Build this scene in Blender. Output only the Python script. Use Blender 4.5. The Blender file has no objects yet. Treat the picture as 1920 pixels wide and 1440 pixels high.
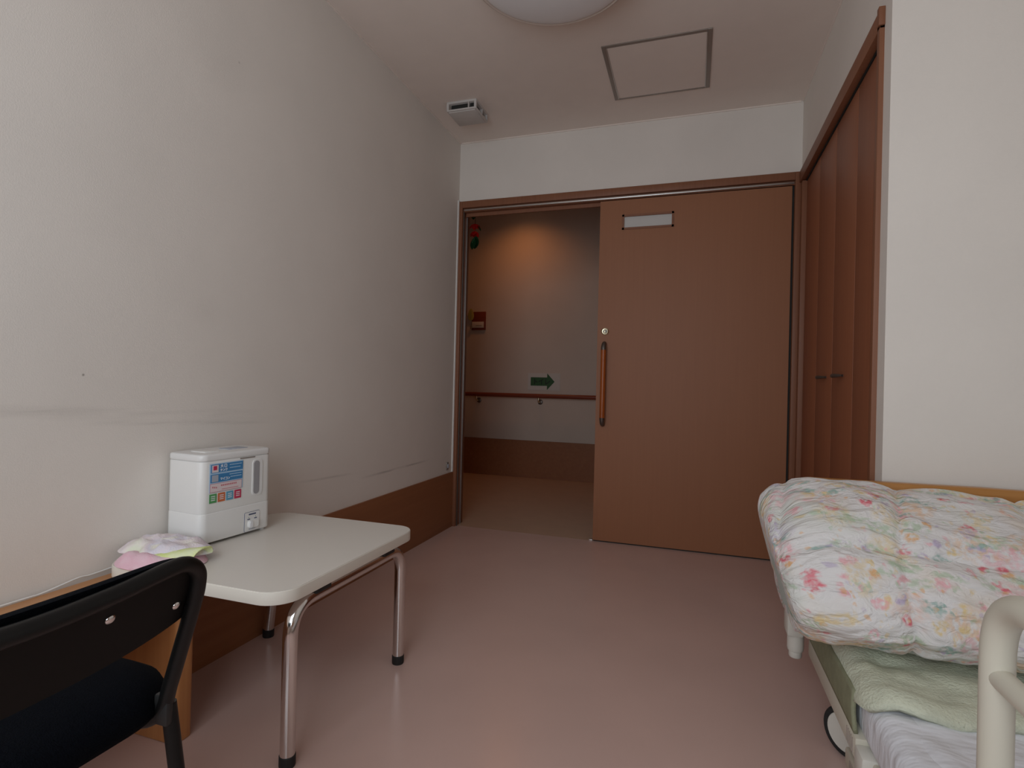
import bpy, bmesh, math, random
from mathutils import Vector, Matrix, noise
random.seed(7)
scene = bpy.context.scene
C = scene.collection

# ------------------------------------------------------------------ camera
F_PX, YAW, PITCH, ROLL, CAM_H = 1024.49, 0.3180, 0.0030, 0.0243, 0.9241
def cam_axes():
    f = Vector((-math.sin(YAW)*math.cos(PITCH), math.cos(YAW)*math.cos(PITCH), math.sin(PITCH)))
    r = Vector((math.cos(YAW), math.sin(YAW), 0)); u = r.cross(f)
    c, s = math.cos(ROLL), math.sin(ROLL)
    return c*r + s*u, -s*r + c*u, f
_r, _u, _f = cam_axes()
cd = bpy.data.cameras.new('camera'); cd.sensor_width = 36; cd.lens = F_PX/1920*36; cd.clip_start = 0.02
cam = bpy.data.objects.new('camera', cd); C.objects.link(cam)
M3 = Matrix((_r, _u, -_f)).transposed()
cam.matrix_world = Matrix.Translation((0, 0, CAM_H)) @ M3.to_4x4()
scene.camera = cam

# ------------------------------------------------------------------ world, daylight, exposure
wd = bpy.data.worlds.new('world'); scene.world = wd; wd.use_nodes = True
bg = wd.node_tree.nodes['Background']
bg.inputs['Color'].default_value = (0.93, 0.97, 1.0, 1)      # plain overcast sky
bg.inputs['Strength'].default_value = 0.6
scene.view_settings.view_transform = 'Standard'
scene.view_settings.look = 'None'
scene.view_settings.gamma = 1
scene.view_settings.use_curve_mapping = False
scene.view_settings.exposure = 0.0
WIN = (-1.15, 0.10, 0.60, 2.25)     # window opening x0,x1,z0,z1 in the wall behind the camera
REAR = -0.72
pl = bpy.data.lights.new('window_daylight', 'AREA'); pl.shape = 'RECTANGLE'      # overcast daylight entering through that window
pl.size = WIN[1]-WIN[0]; pl.size_y = WIN[3]-WIN[2]; pl.energy = 23.8; pl.color = (0.82, 0.915, 1.0)
po = bpy.data.objects.new('window_daylight', pl); C.objects.link(po)
po.location = ((WIN[0]+WIN[1])/2, REAR-0.03, (WIN[2]+WIN[3])/2); po.rotation_euler = (math.pi/2, 0, 0)   # shines to +Y

# ------------------------------------------------------------------ room measures (metres)
D, XL, XR, DW, H = 3.277, -1.472, 0.539, 1.877, 2.5
XFAR = 1.35
CY0, CY1, CH = 3.42, 5.30, 2.80        # corridor

# ------------------------------------------------------------------ helpers
def new_obj(name, bm, mat=None, parent=None, smooth=None):
    me = bpy.data.meshes.new(name)
    bmesh.ops.recalc_face_normals(bm, faces=bm.faces[:])
    bm.to_mesh(me); bm.free()
    return link_mesh(name, me, mat, parent, smooth)
def link_mesh(name, me, mat=None, parent=None, smooth=None):
    if mat is not None and not me.materials: me.materials.append(mat)
    if smooth is not None:
        me.polygons.foreach_set('use_smooth', [True]*len(me.polygons))
        if smooth < 180: me.set_sharp_from_angle(angle=math.radians(smooth))
    o = bpy.data.objects.new(name, me); C.objects.link(o)
    if parent is not None:
        o.parent = parent
        o.matrix_parent_inverse = parent.matrix_basis.inverted()
    return o
def thing(name, label, cat, loc=(0,0,0), group=None):
    o = bpy.data.objects.new(name, None); C.objects.link(o); o.location = loc
    o.empty_display_size = 0.05
    return tag(o, label, cat, group)
def tag(o, label, cat, group=None):
    o['label'] = label; o['category'] = cat
    if group: o['group'] = group
    return o
def struct(o, label=None, cat=None):
    o['kind'] = 'structure'
    if label: o['label'] = label
    if cat: o['category'] = cat
    return o
def box(bm, x0, x1, y0, y1, z0, z1, bev=0.0, seg=2):
    b2 = bmesh.new() if bev else bm
    vs = [b2.verts.new(p) for p in ((x0,y0,z0),(x1,y0,z0),(x1,y1,z0),(x0,y1,z0),(x0,y0,z1),(x1,y0,z1),(x1,y1,z1),(x0,y1,z1))]
    for f in ((0,3,2,1),(4,5,6,7),(0,1,5,4),(1,2,6,5),(2,3,7,6),(3,0,4,7)): b2.faces.new([vs[i] for i in f])
    if bev:
        bmesh.ops.bevel(b2, geom=b2.edges[:], offset=bev, segments=seg, affect='EDGES', profile=0.5)
        merge(bm, b2)
    return bm
def merge(bm, b2, M=None):
    mp = {}
    for v in b2.verts: mp[v] = bm.verts.new(M @ v.co if M else v.co)
    for f in b2.faces: bm.faces.new([mp[v] for v in f.verts])
    b2.free()
def boxobj(name, dims, mat, parent=None, bev=0.0, smooth=None):
    return new_obj(name, box(bmesh.new(), *dims, bev=bev), mat, parent, smooth if smooth is not None else (40 if bev else None))
def spline(pts, n=8, closed=False):
    P = [Vector(p) for p in pts]; out = []; N = len(P)
    for i in range(N if closed else N-1):
        p0 = P[(i-1) % N] if (closed or i > 0) else P[0]*2-P[1]
        p1 = P[i]; p2 = P[(i+1) % N]
        p3 = P[(i+2) % N] if (closed or i+2 < N) else P[-1]*2-P[-2]
        for k in range(n):
            t = k/n
            out.append(0.5*((2*p1)+(p2-p0)*t+(2*p0-5*p1+4*p2-p3)*t*t+(3*p1-p0-3*p2+p3)*t**3))
    if not closed: out.append(P[-1])
    return out
def fillet(pts, r, n=7):
    P = [Vector(p) for p in pts]; out = [P[0]]
    for i in range(1, len(P)-1):
        a, b, c = P[i-1], P[i], P[i+1]
        d1 = (a-b).normalized(); d2 = (c-b).normalized()
        ang = d1.angle(d2); L = min(r/math.tan(ang/2), (a-b).length*.49, (c-b).length*.49)
        for k in range(n+1):
            t = k/n; out.append((b+d1*L)*(1-t)**2+b*2*t*(1-t)+(b+d2*L)*t*t)
    out.append(P[-1]); return out
def tube(bm, pts, r, seg=14, caps=True, closed=False, radii=None):
    pts = [Vector(p) for p in pts]; n = len(pts); rings = []; up = None
    for i, p in enumerate(pts):
        a = pts[(i-1) % n] if (closed or i > 0) else p
        b = pts[(i+1) % n] if (closed or i < n-1) else p
        t = (b-a).normalized()
        if up is None:
            up = t.orthogonal().normalized()
        up = (up - t*up.dot(t)).normalized()
        s = t.cross(up); rr = radii[i] if radii else r
        rings.append([bm.verts.new(p+(up*math.cos(2*math.pi*k/seg)+s*math.sin(2*math.pi*k/seg))*rr) for k in range(seg)])
    for i in range(n if closed else n-1):
        A, B = rings[i], rings[(i+1) % n]
        for k in range(seg): bm.faces.new((A[k], A[(k+1) % seg], B[(k+1) % seg], B[k]))
    if caps and not closed:
        bm.faces.new(rings[0][::-1]); bm.faces.new(rings[-1])
    return bm
def lathe(bm, prof, M=None, seg=32):
    """prof: (radius, z) pairs; axis Z; M places it."""
    M = M or Matrix(); rings = []
    for r, z in prof:
        if r < 1e-6: rings.append([bm.verts.new(M @ Vector((0, 0, z)))])
        else: rings.append([bm.verts.new(M @ Vector((r*math.cos(2*math.pi*k/seg), r*math.sin(2*math.pi*k/seg), z))) for k in range(seg)])
    for A, B in zip(rings, rings[1:]):
        for k in range(seg):
            a = [A[k % len(A)], A[(k+1) % len(A)], B[(k+1) % len(B)], B[k % len(B)]]
            u = []
            for v in a:
                if v not in u: u.append(v)
            if len(u) > 2: bm.faces.new(u)
    return bm
def rrect(w, h, r, n=6):
    """rounded rectangle outline centred on 0"""
    out = []
    for cx, cy, a0 in ((w/2-r, h/2-r, 0), (-w/2+r, h/2-r, 90), (-w/2+r, -h/2+r, 180), (w/2-r, -h/2+r, 270)):
        for k in range(n+1):
            a = math.radians(a0+90*k/n); out.append((cx+r*math.cos(a), cy+r*math.sin(a)))
    return out
def prism(bm, outline, z0, z1, M=None, edge=0.0, n=3):
    """closed outline extruded along local z, with softened top and bottom edges"""
    M = M or Matrix(); cx = sum(p[0] for p in outline)/len(outline); cy = sum(p[1] for p in outline)/len(outline)
    W = max(p[0] for p in outline)-min(p[0] for p in outline); Hh = max(p[1] for p in outline)-min(p[1] for p in outline)
    lv = []
    if edge:
        for k in range(n+1):
            a = math.pi/2*k/n; lv.append((edge*(1-math.sin(a)), z0+edge*(1-math.cos(a))))
        lv += [(i, z1-(z-z0)) for i, z in lv[::-1]]
    else: lv = [(0, z0), (0, z1)]
    rings = []
    for ins, z in lv:
        sx, sy = 1-2*ins/W, 1-2*ins/Hh
        rings.append([bm.verts.new(M @ Vector((cx+(x-cx)*sx, cy+(y-cy)*sy, z))) for x, y in outline])
    N = len(outline)
    for A, B in zip(rings, rings[1:]):
        for k in range(N): bm.faces.new((A[k], A[(k+1) % N], B[(k+1) % N], B[k]))
    bm.faces.new(rings[0][::-1]); bm.faces.new(rings[-1])
    return bm
def gridmesh(name, fn, nu, nv, closed_v=False, uv=None):
    """surface from fn(i,j); returns mesh with an optional uv layer"""
    verts = [fn(i, j) for i in range(nu) for j in range(nv)]
    faces = []
    for i in range(nu-1):
        for j in range(nv if closed_v else nv-1):
            faces.append((i*nv+j, i*nv+(j+1) % nv, (i+1)*nv+(j+1) % nv, (i+1)*nv+j))
    me = bpy.data.meshes.new(name); me.from_pydata([tuple(v) for v in verts], [], faces)
    if uv:
        l = me.uv_layers.new(name='UVMap'); d = l.data
        for p in me.polygons:
            js = [vi % nv for vi in p.vertices]
            wrap = closed_v and max(js)-min(js) > nv/2
            for li, vi in zip(p.loop_indices, p.vertices):
                i, j = divmod(vi, nv)
                d[li].uv = uv(i, j+nv if (wrap and j == 0) else j)
    return me

# ------------------------------------------------------------------ materials
def mat(name, col, rough=0.6, metal=0.0, spec=0.5, noise_amt=0.0, noise_scale=8.0, bump=0.0, bump_scale=200.0, stretch=(1,1,1), bump_dist=0.002):
    m = bpy.data.materials.new(name); m.use_nodes = True
    nt = m.node_tree; b = nt.nodes['Principled BSDF']
    b.inputs['Base Color'].default_value = (*col, 1); b.inputs['Roughness'].default_value = rough
    b.inputs['Metallic'].default_value = metal; b.inputs['Specular IOR Level'].default_value = spec
    tc = nt.nodes.new('ShaderNodeTexCoord'); mp = nt.nodes.new('ShaderNodeMapping'); mp.inputs['Scale'].default_value = stretch
    nt.links.new(tc.outputs['Object'], mp.inputs['Vector'])
    if noise_amt:
        n = nt.nodes.new('ShaderNodeTexNoise'); n.inputs['Scale'].default_value = noise_scale; n.inputs['Detail'].default_value = 5
        nt.links.new(mp.outputs['Vector'], n.inputs['Vector'])
        cr = nt.nodes.new('ShaderNodeValToRGB')
        cr.color_ramp.elements[0].position = 0.3; cr.color_ramp.elements[1].position = 0.7
        cr.color_ramp.elements[0].color = (*[c*(1-noise_amt) for c in col], 1)
        cr.color_ramp.elements[1].color = (*[min(1, c*(1+noise_amt)) for c in col], 1)
        nt.links.new(n.outputs['Fac'], cr.inputs['Fac']); nt.links.new(cr.outputs['Color'], b.inputs['Base Color'])
    if bump:
        n2 = nt.nodes.new('ShaderNodeTexNoise'); n2.inputs['Scale'].default_value = bump_scale; n2.inputs['Detail'].default_value = 3
        nt.links.new(mp.outputs['Vector'], n2.inputs['Vector'])
        bp = nt.nodes.new('ShaderNodeBump'); bp.inputs['Strength'].default_value = bump; bp.inputs['Distance'].default_value = bump_dist
        nt.links.new(n2.outputs['Fac'], bp.inputs['Height']); nt.links.new(bp.outputs['Normal'], b.inputs['Normal'])
    return m
def wood(name, col, dark, rough=0.45, grain=(60, 60, 1.2), spec=0.4, lo=0.3, hi=0.75):
    m = bpy.data.materials.new(name); m.use_nodes = True
    nt = m.node_tree; b = nt.nodes['Principled BSDF']; b.inputs['Roughness'].default_value = rough; b.inputs['Specular IOR Level'].default_value = spec
    tc = nt.nodes.new('ShaderNodeTexCoord'); mp = nt.nodes.new('ShaderNodeMapping'); mp.inputs['Scale'].default_value = grain
    n = nt.nodes.new('ShaderNodeTexNoise'); n.inputs['Scale'].default_value = 1.0; n.inputs['Detail'].default_value = 6; n.inputs['Distortion'].default_value = 0.6
    cr = nt.nodes.new('ShaderNodeValToRGB'); cr.color_ramp.elements[0].position = lo; cr.color_ramp.elements[1].position = hi
    cr.color_ramp.elements[0].color = (*dark, 1); cr.color_ramp.elements[1].color = (*col, 1)
    nt.links.new(tc.outputs['Object'], mp.inputs['Vector']); nt.links.new(mp.outputs['Vector'], n.inputs['Vector'])
    nt.links.new(n.outputs['Fac'], cr.inputs['Fac']); nt.links.new(cr.outputs['Color'], b.inputs['Base Color'])
    return m

def wall_mat(name, col, scuffs=False):
    """cream woven wallpaper; the left wall carries horizontal scuff marks and a few specks"""
    m = mat(name, col, 0.85, spec=0.2, noise_amt=0.025, noise_scale=3.0, bump=0.30, bump_scale=330, bump_dist=0.0012)
    if not scuffs: return m
    nt = m.node_tree; b = nt.nodes['Principled BSDF']; L = nt.links
    src = b.inputs['Base Color'].links[0].from_socket
    tc = nt.nodes.new('ShaderNodeTexCoord'); sp = nt.nodes.new('ShaderNodeSeparateXYZ'); L.new(tc.outputs['Object'], sp.inputs['Vector'])
    def math_(op, a, bb=None, c=None):
        n = nt.nodes.new('ShaderNodeMath'); n.operation = op
        for i, v in enumerate((a, bb, c)):
            if v is None: continue
            if isinstance(v, (int, float)): n.inputs[i].default_value = v
            else: L.new(v, n.inputs[i])
        return n.outputs[0]
    def nz(scale, stretch, lo, hi):
        mp = nt.nodes.new('ShaderNodeMapping'); mp.inputs['Scale'].default_value = stretch; L.new(tc.outputs['Object'], mp.inputs['Vector'])
        n = nt.nodes.new('ShaderNodeTexNoise'); n.inputs['Scale'].default_value = scale; n.inputs['Detail'].default_value = 4; L.new(mp.outputs['Vector'], n.inputs['Vector'])
        r = nt.nodes.new('ShaderNodeMapRange'); r.inputs['From Min'].default_value = lo; r.inputs['From Max'].default_value = hi; L.new(n.outputs['Fac'], r.inputs['Value'])
        return r.outputs['Result']
    total = None
    # (z at y=1, slope dz/dy, half width, y0, y1, strength)
    for z1, sl, hw, y0, y1, st in ((0.828, -0.055, 0.024, -0.6, 1.75, 0.085), (0.80, -0.05, 0.010, 0.9, 1.7, 0.09), (0.47, 0.0, 0.008, 2.2, 3.0, 0.28), (0.56, -0.05, 0.008, 1.6, 2.3, 0.13)):
        zc = math_('MULTIPLY_ADD', sp.outputs['Y'], sl, z1-sl)
        d = math_('ABSOLUTE', math_('SUBTRACT', sp.outputs['Z'], zc))
        band = math_('SUBTRACT', 1.0, math_('DIVIDE', d, hw)); band = math_('MAXIMUM', band, 0.0)
        a = nt.nodes.new('ShaderNodeMapRange'); a.interpolation_type = 'SMOOTHSTEP'
        a.inputs['From Min'].default_value = y0; a.inputs['From Max'].default_value = y0+.25; L.new(sp.outputs['Y'], a.inputs['Value'])
        c = nt.nodes.new('ShaderNodeMapRange'); c.interpolation_type = 'SMOOTHSTEP'
        c.inputs['From Min'].default_value = y1; c.inputs['From Max'].default_value = y1-.3; L.new(sp.outputs['Y'], c.inputs['Value'])
        v = math_('MULTIPLY', math_('MULTIPLY', band, a.outputs['Result']), c.outputs['Result'])
        v = math_('MULTIPLY', v, nz(1.0, (1, 4, 60), 0.35, 0.65)); v = math_('MULTIPLY', v, st*2)
        total = v if total is None else math_('ADD', total, v)
    # two faint rubbed patches and a small black speck
    for y, z, rad, st in ((1.38, 1.95, 0.12, 0.045), (1.35, 1.14, 0.07, 0.05), (0.98, 0.925, 0.0045, 0.85), (1.45, 1.99, 0.005, 0.4)):
        vd = nt.nodes.new('ShaderNodeVectorMath'); vd.operation = 'DISTANCE'; L.new(tc.outputs['Object'], vd.inputs[0]); vd.inputs[1].default_value = (XL, y, z)
        v = math_('MULTIPLY', math_('MAXIMUM', math_('SUBTRACT', 1.0, math_('DIVIDE', vd.outputs['Value'], rad)), 0.0), st)
        total = math_('ADD', total, v)
    mx = nt.nodes.new('ShaderNodeMix'); mx.data_type = 'RGBA'; L.new(math_('MINIMUM', total, 0.9), mx.inputs['Factor']); L.new(src, mx.inputs['A'])
    mx.inputs['B'].default_value = (0.16, 0.13, 0.11, 1); L.new(mx.outputs['Result'], b.inputs['Base Color'])
    return m

WALLC = (0.835, 0.775, 0.715)
M = {}
M['wall'] = wall_mat('wallpaper', WALLC)
M['wall_scuffed'] = wall_mat('wallpaper_scuffed', WALLC, True)
M['ceiling'] = mat('ceiling_board', (0.89, 0.79, 0.72), 0.9, spec=0.15, noise_amt=0.015, bump=0.15, bump_scale=300)
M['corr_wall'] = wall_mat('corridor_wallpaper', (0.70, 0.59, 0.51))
M['vent'] = mat('vent_plastic', (0.62, 0.58, 0.55), 0.5)
M['white_trim'] = mat('white_trim', (0.78, 0.76, 0.73), 0.5)
M['floor'] = mat('pink_vinyl', (0.68, 0.475, 0.42), 0.24, spec=0.45, noise_amt=0.04, noise_scale=2.2, stretch=(1, 1, 1), bump=0.03, bump_scale=25)
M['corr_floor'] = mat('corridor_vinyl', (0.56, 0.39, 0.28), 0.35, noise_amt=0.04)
M['door'] = wood('door_wood', (0.345, 0.140, 0.064), (0.328, 0.132, 0.060), 0.5, (90, 90, 1.6))
M['frame'] = wood('frame_wood', (0.28, 0.115, 0.060), (0.24, 0.095, 0.048), 0.5, (80, 80, 1.5))
M['closet'] = wood('closet_wood', (0.34, 0.125, 0.060), (0.30, 0.105, 0.050), 0.5, (90, 90, 1.4))
M['panel_wood'] = wood('baseboard_wood', (0.34, 0.14, 0.062), (0.29, 0.115, 0.05), 0.5, (40, 1.2, 40))
M['desk'] = wood('desk_wood', (0.60, 0.29, 0.11), (0.50, 0.22, 0.075), 0.35, (40, 1.4, 40))
M['desk_leg'] = wood('desk_leg_wood', (0.58, 0.27, 0.10), (0.48, 0.20, 0.07), 0.35, (40, 40, 1.6))
M['bedwood'] = wood('bed_wood', (0.56, 0.27, 0.085), (0.47, 0.21, 0.06), 0.35, (1.6, 40, 40))
M['grip'] = wood('handle_wood', (0.42, 0.105, 0.02), (0.33, 0.075, 0.012), 0.25, (90, 90, 3))
M['rail_wood'] = wood('handrail_wood', (0.28, 0.06, 0.03), (0.22, 0.045, 0.02), 0.35, (2, 60, 60))
M['chrome'] = mat('chrome', (0.72, 0.70, 0.69), 0.13, 1.0)
M['alu'] = mat('aluminium', (0.62, 0.60, 0.58), 0.35, 1.0)
M['hatch_alu'] = mat('hatch_frame_metal', (0.33, 0.285, 0.25), 0.45, 0.4)
M['brass'] = mat('lock_metal', (0.80, 0.72, 0.52), 0.25, 1.0)
M['dark_metal'] = mat('pewter', (0.16, 0.14, 0.125), 0.4, 0.8)
M['black'] = mat('black_plastic', (0.012, 0.012, 0.012), 0.5)
M['black_tube'] = mat('black_paint', (0.004, 0.004, 0.004), 0.42, spec=0.3)
M['shell'] = mat('chair_shell', (0.006, 0.005, 0.0045), 0.6, spec=0.18)
M['mesh'] = mat('black_mesh_fabric', (0.0032, 0.0040, 0.0062), 0.95, spec=0.06, noise_amt=0.3, noise_scale=300, bump=0.6, bump_scale=500)
M['dark'] = mat('dark_gap_shade', (0.02, 0.02, 0.018), 0.8)  # near black; shade of gaps and recesses put into the colour
M['tabletop'] = mat('cream_laminate', (0.78, 0.735, 0.67), 0.32, spec=0.4)
M['tableedge'] = mat('cream_edge', (0.80, 0.755, 0.67), 0.4)
M['plastic'] = mat('white_plastic', (0.84, 0.825, 0.80), 0.35, spec=0.4)
M['plastic2'] = mat('white_plastic_lid', (0.80, 0.785, 0.77), 0.3, spec=0.4)
M['tankwin'] = mat('smoky_window', (0.36, 0.35, 0.36), 0.2)
M['beige'] = mat('beige_steel', (0.62, 0.575, 0.475), 0.42, spec=0.4)
M['beige2'] = mat('beige_plastic', (0.70, 0.67, 0.60), 0.45)
M['greybar'] = mat('grey_cover', (0.42, 0.36, 0.31), 0.5)
M['rubber'] = mat('rubber', (0.015, 0.015, 0.015), 0.7)
M['lampshade'] = mat('lamp_diffuser', (0.88, 0.87, 0.88), 0.35, spec=0.4)
M['lamprim'] = mat('lamp_rim', (0.66, 0.56, 0.49), 0.45)
M['frost'] = mat('frosted_pane', (0.60, 0.575, 0.55), 0.35)
M['green'] = mat('arrow_green', (0.030, 0.11, 0.030), 0.35)
M['ink'] = mat('dark_ink', (0.008, 0.020, 0.010), 0.5)
M['paper'] = mat('laminated_paper', (0.72, 0.67, 0.62), 0.2)
M['cordwhite'] = mat('white_cord', (0.80, 0.79, 0.76), 0.5)
M['ground'] = mat('outside_concrete', (0.30, 0.29, 0.27), 0.9, noise_amt=0.1)
M['redfoil'] = mat('red_foil', (0.92, 0.04, 0.025), 0.3, 0.15)
M['leaf'] = mat('green_foil', (0.02, 0.13, 0.045), 0.3, 0.3)
M['yleaf'] = mat('yellow_green_paper', (0.48, 0.42, 0.12), 0.6)
def flat(name, c, r=0.45): return mat(name, c, r)
M['lblue'] = flat('label_blue', (0.05, 0.22, 0.46)); M['lpale'] = flat('label_pale_blue', (0.42, 0.60, 0.78)); M['lpink'] = flat('label_pink', (0.78, 0.66, 0.67))
M['lgreen'] = flat('label_green', (0.10, 0.34, 0.12)); M['lorange'] = flat('label_orange', (0.62, 0.16, 0.06)); M['lsky'] = flat('label_sky', (0.12, 0.36, 0.52)); M['lred'] = flat('label_red', (0.55, 0.04, 0.10))
M['lwhite'] = flat('label_white', (0.82, 0.82, 0.84)); M['lgrey'] = flat('label_grey', (0.42, 0.45, 0.52)); M['ltext'] = flat('label_red_text', (0.6, 0.22, 0.25)); M['lnavy'] = flat('label_navy', (0.06, 0.08, 0.16))

def fabric_floral():
    m = bpy.data.materials.new('floral_cotton'); m.use_nodes = True
    nt = m.node_tree; b = nt.nodes['Principled BSDF']; L = nt.links
    b.inputs['Roughness'].default_value = 0.85; b.inputs['Specular IOR Level'].default_value = 0.2
    uv = nt.nodes.new('ShaderNodeTexCoord')
    def N(t, **k):
        n = nt.nodes.new(t)
        for a, v in k.items(): setattr(n, a, v)
        return n
    def noise_(scale, det=3, off=(0,0,0)):
        mp = N('ShaderNodeMapping'); mp.inputs['Location'].default_value = off; L.new(uv.outputs['UV'], mp.inputs['Vector'])
        n = N('ShaderNodeTexNoise'); n.inputs['Scale'].default_value = scale; n.inputs['Detail'].default_value = det
        L.new(mp.outputs['Vector'], n.inputs['Vector']); return n
    def mr(x, a, b_):
        r = N('ShaderNodeMapRange'); r.inputs['From Min'].default_value = a; r.inputs['From Max'].default_value = b_
        L.new(x, r.inputs['Value']); return r.outputs['Result']
    def mul(x, y):
        n = N('ShaderNodeMath', operation='MULTIPLY')
        for i, v in enumerate((x, y)):
            if isinstance(v, float): n.inputs[i].default_value = v
            else: L.new(v, n.inputs[i])
        return n.outputs[0]
    warp = noise_(22, 3)
    wv = N('ShaderNodeVectorMath', operation='MULTIPLY_ADD'); L.new(warp.outputs['Color'], wv.inputs[0]); wv.inputs[1].default_value = (.05, .05, 0); L.new(uv.outputs['UV'], wv.inputs[2])
    col = N('ShaderNodeRGB'); col.outputs[0].default_value = (0.82, 0.79, 0.775, 1); cur = col.outputs[0]
    def mixin(cur, fac, c):
        mx = N('ShaderNodeMix', data_type='RGBA'); L.new(fac, mx.inputs['Factor']); L.new(cur, mx.inputs['A'])
        if isinstance(c, tuple): mx.inputs['B'].default_value = (*c, 1)
        else: L.new(c, mx.inputs['B'])
        return mx.outputs['Result']
    # soft washes: lilac, sage and cream clouds
    cur = mixin(cur, mul(mr(noise_(5, 3, (3,1,0)).outputs['Fac'], .52, .68), .35), (0.66, 0.62, 0.66))
    cur = mixin(cur, mul(mr(noise_(6, 3, (7,5,0)).outputs['Fac'], .53, .68), .40), (0.66, 0.70, 0.60))
    cur = mixin(cur, mul(mr(noise_(6, 3, (1,9,0)).outputs['Fac'], .56, .70), .40), (0.82, 0.68, 0.52))
    def blobs(scale, off, rad, colour_list, seed_lo, strength, rot=0.0, sx=1.0, petals=True):
        nonlocal cur
        mp = N('ShaderNodeMapping'); mp.inputs['Location'].default_value = off; mp.inputs['Rotation'].default_value = (0,0,rot); mp.inputs['Scale'].default_value = (sx, 1, 1)
        L.new(wv.outputs[0], mp.inputs['Vector'])
        v = N('ShaderNodeTexVoronoi', voronoi_dimensions='2D'); v.inputs['Scale'].default_value = scale; v.inputs['Randomness'].default_value = 1.0
        L.new(mp.outputs['Vector'], v.inputs['Vector'])
        sep = N('ShaderNodeSeparateColor'); L.new(v.outputs['Color'], sep.inputs['Color'])
        pick = mr(sep.outputs['Red'], seed_lo, seed_lo+.01)
        body = mr(v.outputs['Distance'], rad, rad*.55)
        f = mul(mul(body, pick), strength)
        if petals:
            f = mul(f, mr(noise_(70, 2, off).outputs['Fac'], .38, .58))
        cr = N('ShaderNodeValToRGB'); cr.color_ramp.interpolation = 'CONSTANT'
        el = cr.color_ramp.elements; n = len(colour_list)
        el[0].position = 0; el[0].color = (*colour_list[0], 1)
        el[1].position = 1/n if n > 1 else 1; el[1].color = (*colour_list[min(1, n-1)], 1)
        for i in range(2, n):
            e = el.new(i/n); e.color = (*colour_list[i], 1)
        L.new(sep.outputs['Green'], cr.inputs['Fac'])
        cur = mixin(cur, f, cr.outputs['Color'])
    pink, deep, orange, yellow, lilac, teal, sage, peach = (0.86,0.42,0.46), (0.80,0.12,0.17), (0.83,0.46,0.20), (0.82,0.62,0.30), (0.58,0.48,0.66), (0.20,0.42,0.36), (0.48,0.60,0.42), (0.86,0.56,0.45)
    blobs(10, (.3,.1,0), .50, [pink, yellow, lilac, peach, orange, yellow], .30, .50)        # large flower heads
    blobs(24, (.7,.4,0), .45, [sage, teal, sage, yellow], .58, .70, .6, .45, True)          # leaves
    blobs(26, (.2,.8,0), .40, [orange, pink, lilac, yellow, deep, peach], .62, .85)         # small petals
    blobs(30, (.9,.2,0), .38, [teal, sage], .74, .65, -.7, .40, True)                      # thin leaves
    blobs(22, (.15,.55,0), .30, [deep, pink, deep, pink], .82, .75, .3, .6, True)          # red buds
    blobs(46, (.5,.5,0), .33, [orange, lilac, pink, yellow, sage], .60, .60)
    L.new(cur, b.inputs['Base Color'])
    bn = N('ShaderNodeTexNoise'); bn.inputs['Scale'].default_value = 26; bn.inputs['Detail'].default_value = 4; bn.inputs['Distortion'].default_value = 1.2
    mp = N('ShaderNodeMapping'); mp.inputs['Scale'].default_value = (0.8, 1.5, 1); L.new(uv.outputs['UV'], mp.inputs['Vector']); L.new(mp.outputs['Vector'], bn.inputs['Vector'])
    bp = N('ShaderNodeBump'); bp.inputs['Strength'].default_value = 0.75; bp.inputs['Distance'].default_value = 0.014
    L.new(bn.outputs['Fac'], bp.inputs['Height']); L.new(bp.outputs['Normal'], b.inputs['Normal'])
    return m
M['floral'] = fabric_floral()
M['fleece'] = mat('green_fleece', (0.66, 0.68, 0.54), 0.95, spec=0.1, noise_amt=0.10, noise_scale=25, bump=0.9, bump_scale=160, bump_dist=0.004)
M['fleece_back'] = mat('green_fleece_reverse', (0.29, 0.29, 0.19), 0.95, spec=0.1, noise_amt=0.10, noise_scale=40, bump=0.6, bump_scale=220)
M['sheet'] = mat('white_sheet', (0.80, 0.80, 0.84), 0.85, spec=0.2, bump=0.5, bump_scale=9, stretch=(1.0, 2.2, 1), bump_dist=0.03)
def towel_mat(name, cols, scale):
    m = mat(name, cols[0], 0.95, spec=0.1, bump=0.7, bump_scale=220)
    nt = m.node_tree; b = nt.nodes['Principled BSDF']; tc = nt.nodes.new('ShaderNodeTexCoord')
    n = nt.nodes.new('ShaderNodeTexNoise'); n.inputs['Scale'].default_value = scale; n.inputs['Detail'].default_value = 2
    cr = nt.nodes.new('ShaderNodeValToRGB'); el = cr.color_ramp.elements
    el[0].position = .30; el[0].color = (*cols[0], 1); el[1].position = .72; el[1].color = (*cols[-1], 1)
    for i, c in enumerate(cols[1:-1]):
        e = el.new(.30+.42*(i+1)/(len(cols)-1)); e.color = (*c, 1)
    nt.links.new(tc.outputs['Object'], n.inputs['Vector']); nt.links.new(n.outputs['Fac'], cr.inputs['Fac']); nt.links.new(cr.outputs['Color'], b.inputs['Base Color'])
    return m
M['towel_pastel'] = towel_mat('pastel_terry', [(0.80,0.83,0.66), (0.86,0.80,0.74), (0.84,0.74,0.78), (0.80,0.76,0.84), (0.86,0.82,0.70)], 14)
M['towel_pink'] = towel_mat('pink_terry', [(0.84,0.62,0.68), (0.82,0.52,0.60), (0.86,0.68,0.72)], 12)
M['towel_lime'] = towel_mat('lime_terry', [(0.70,0.78,0.30), (0.78,0.83,0.46), (0.80,0.84,0.60)], 30)

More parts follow.
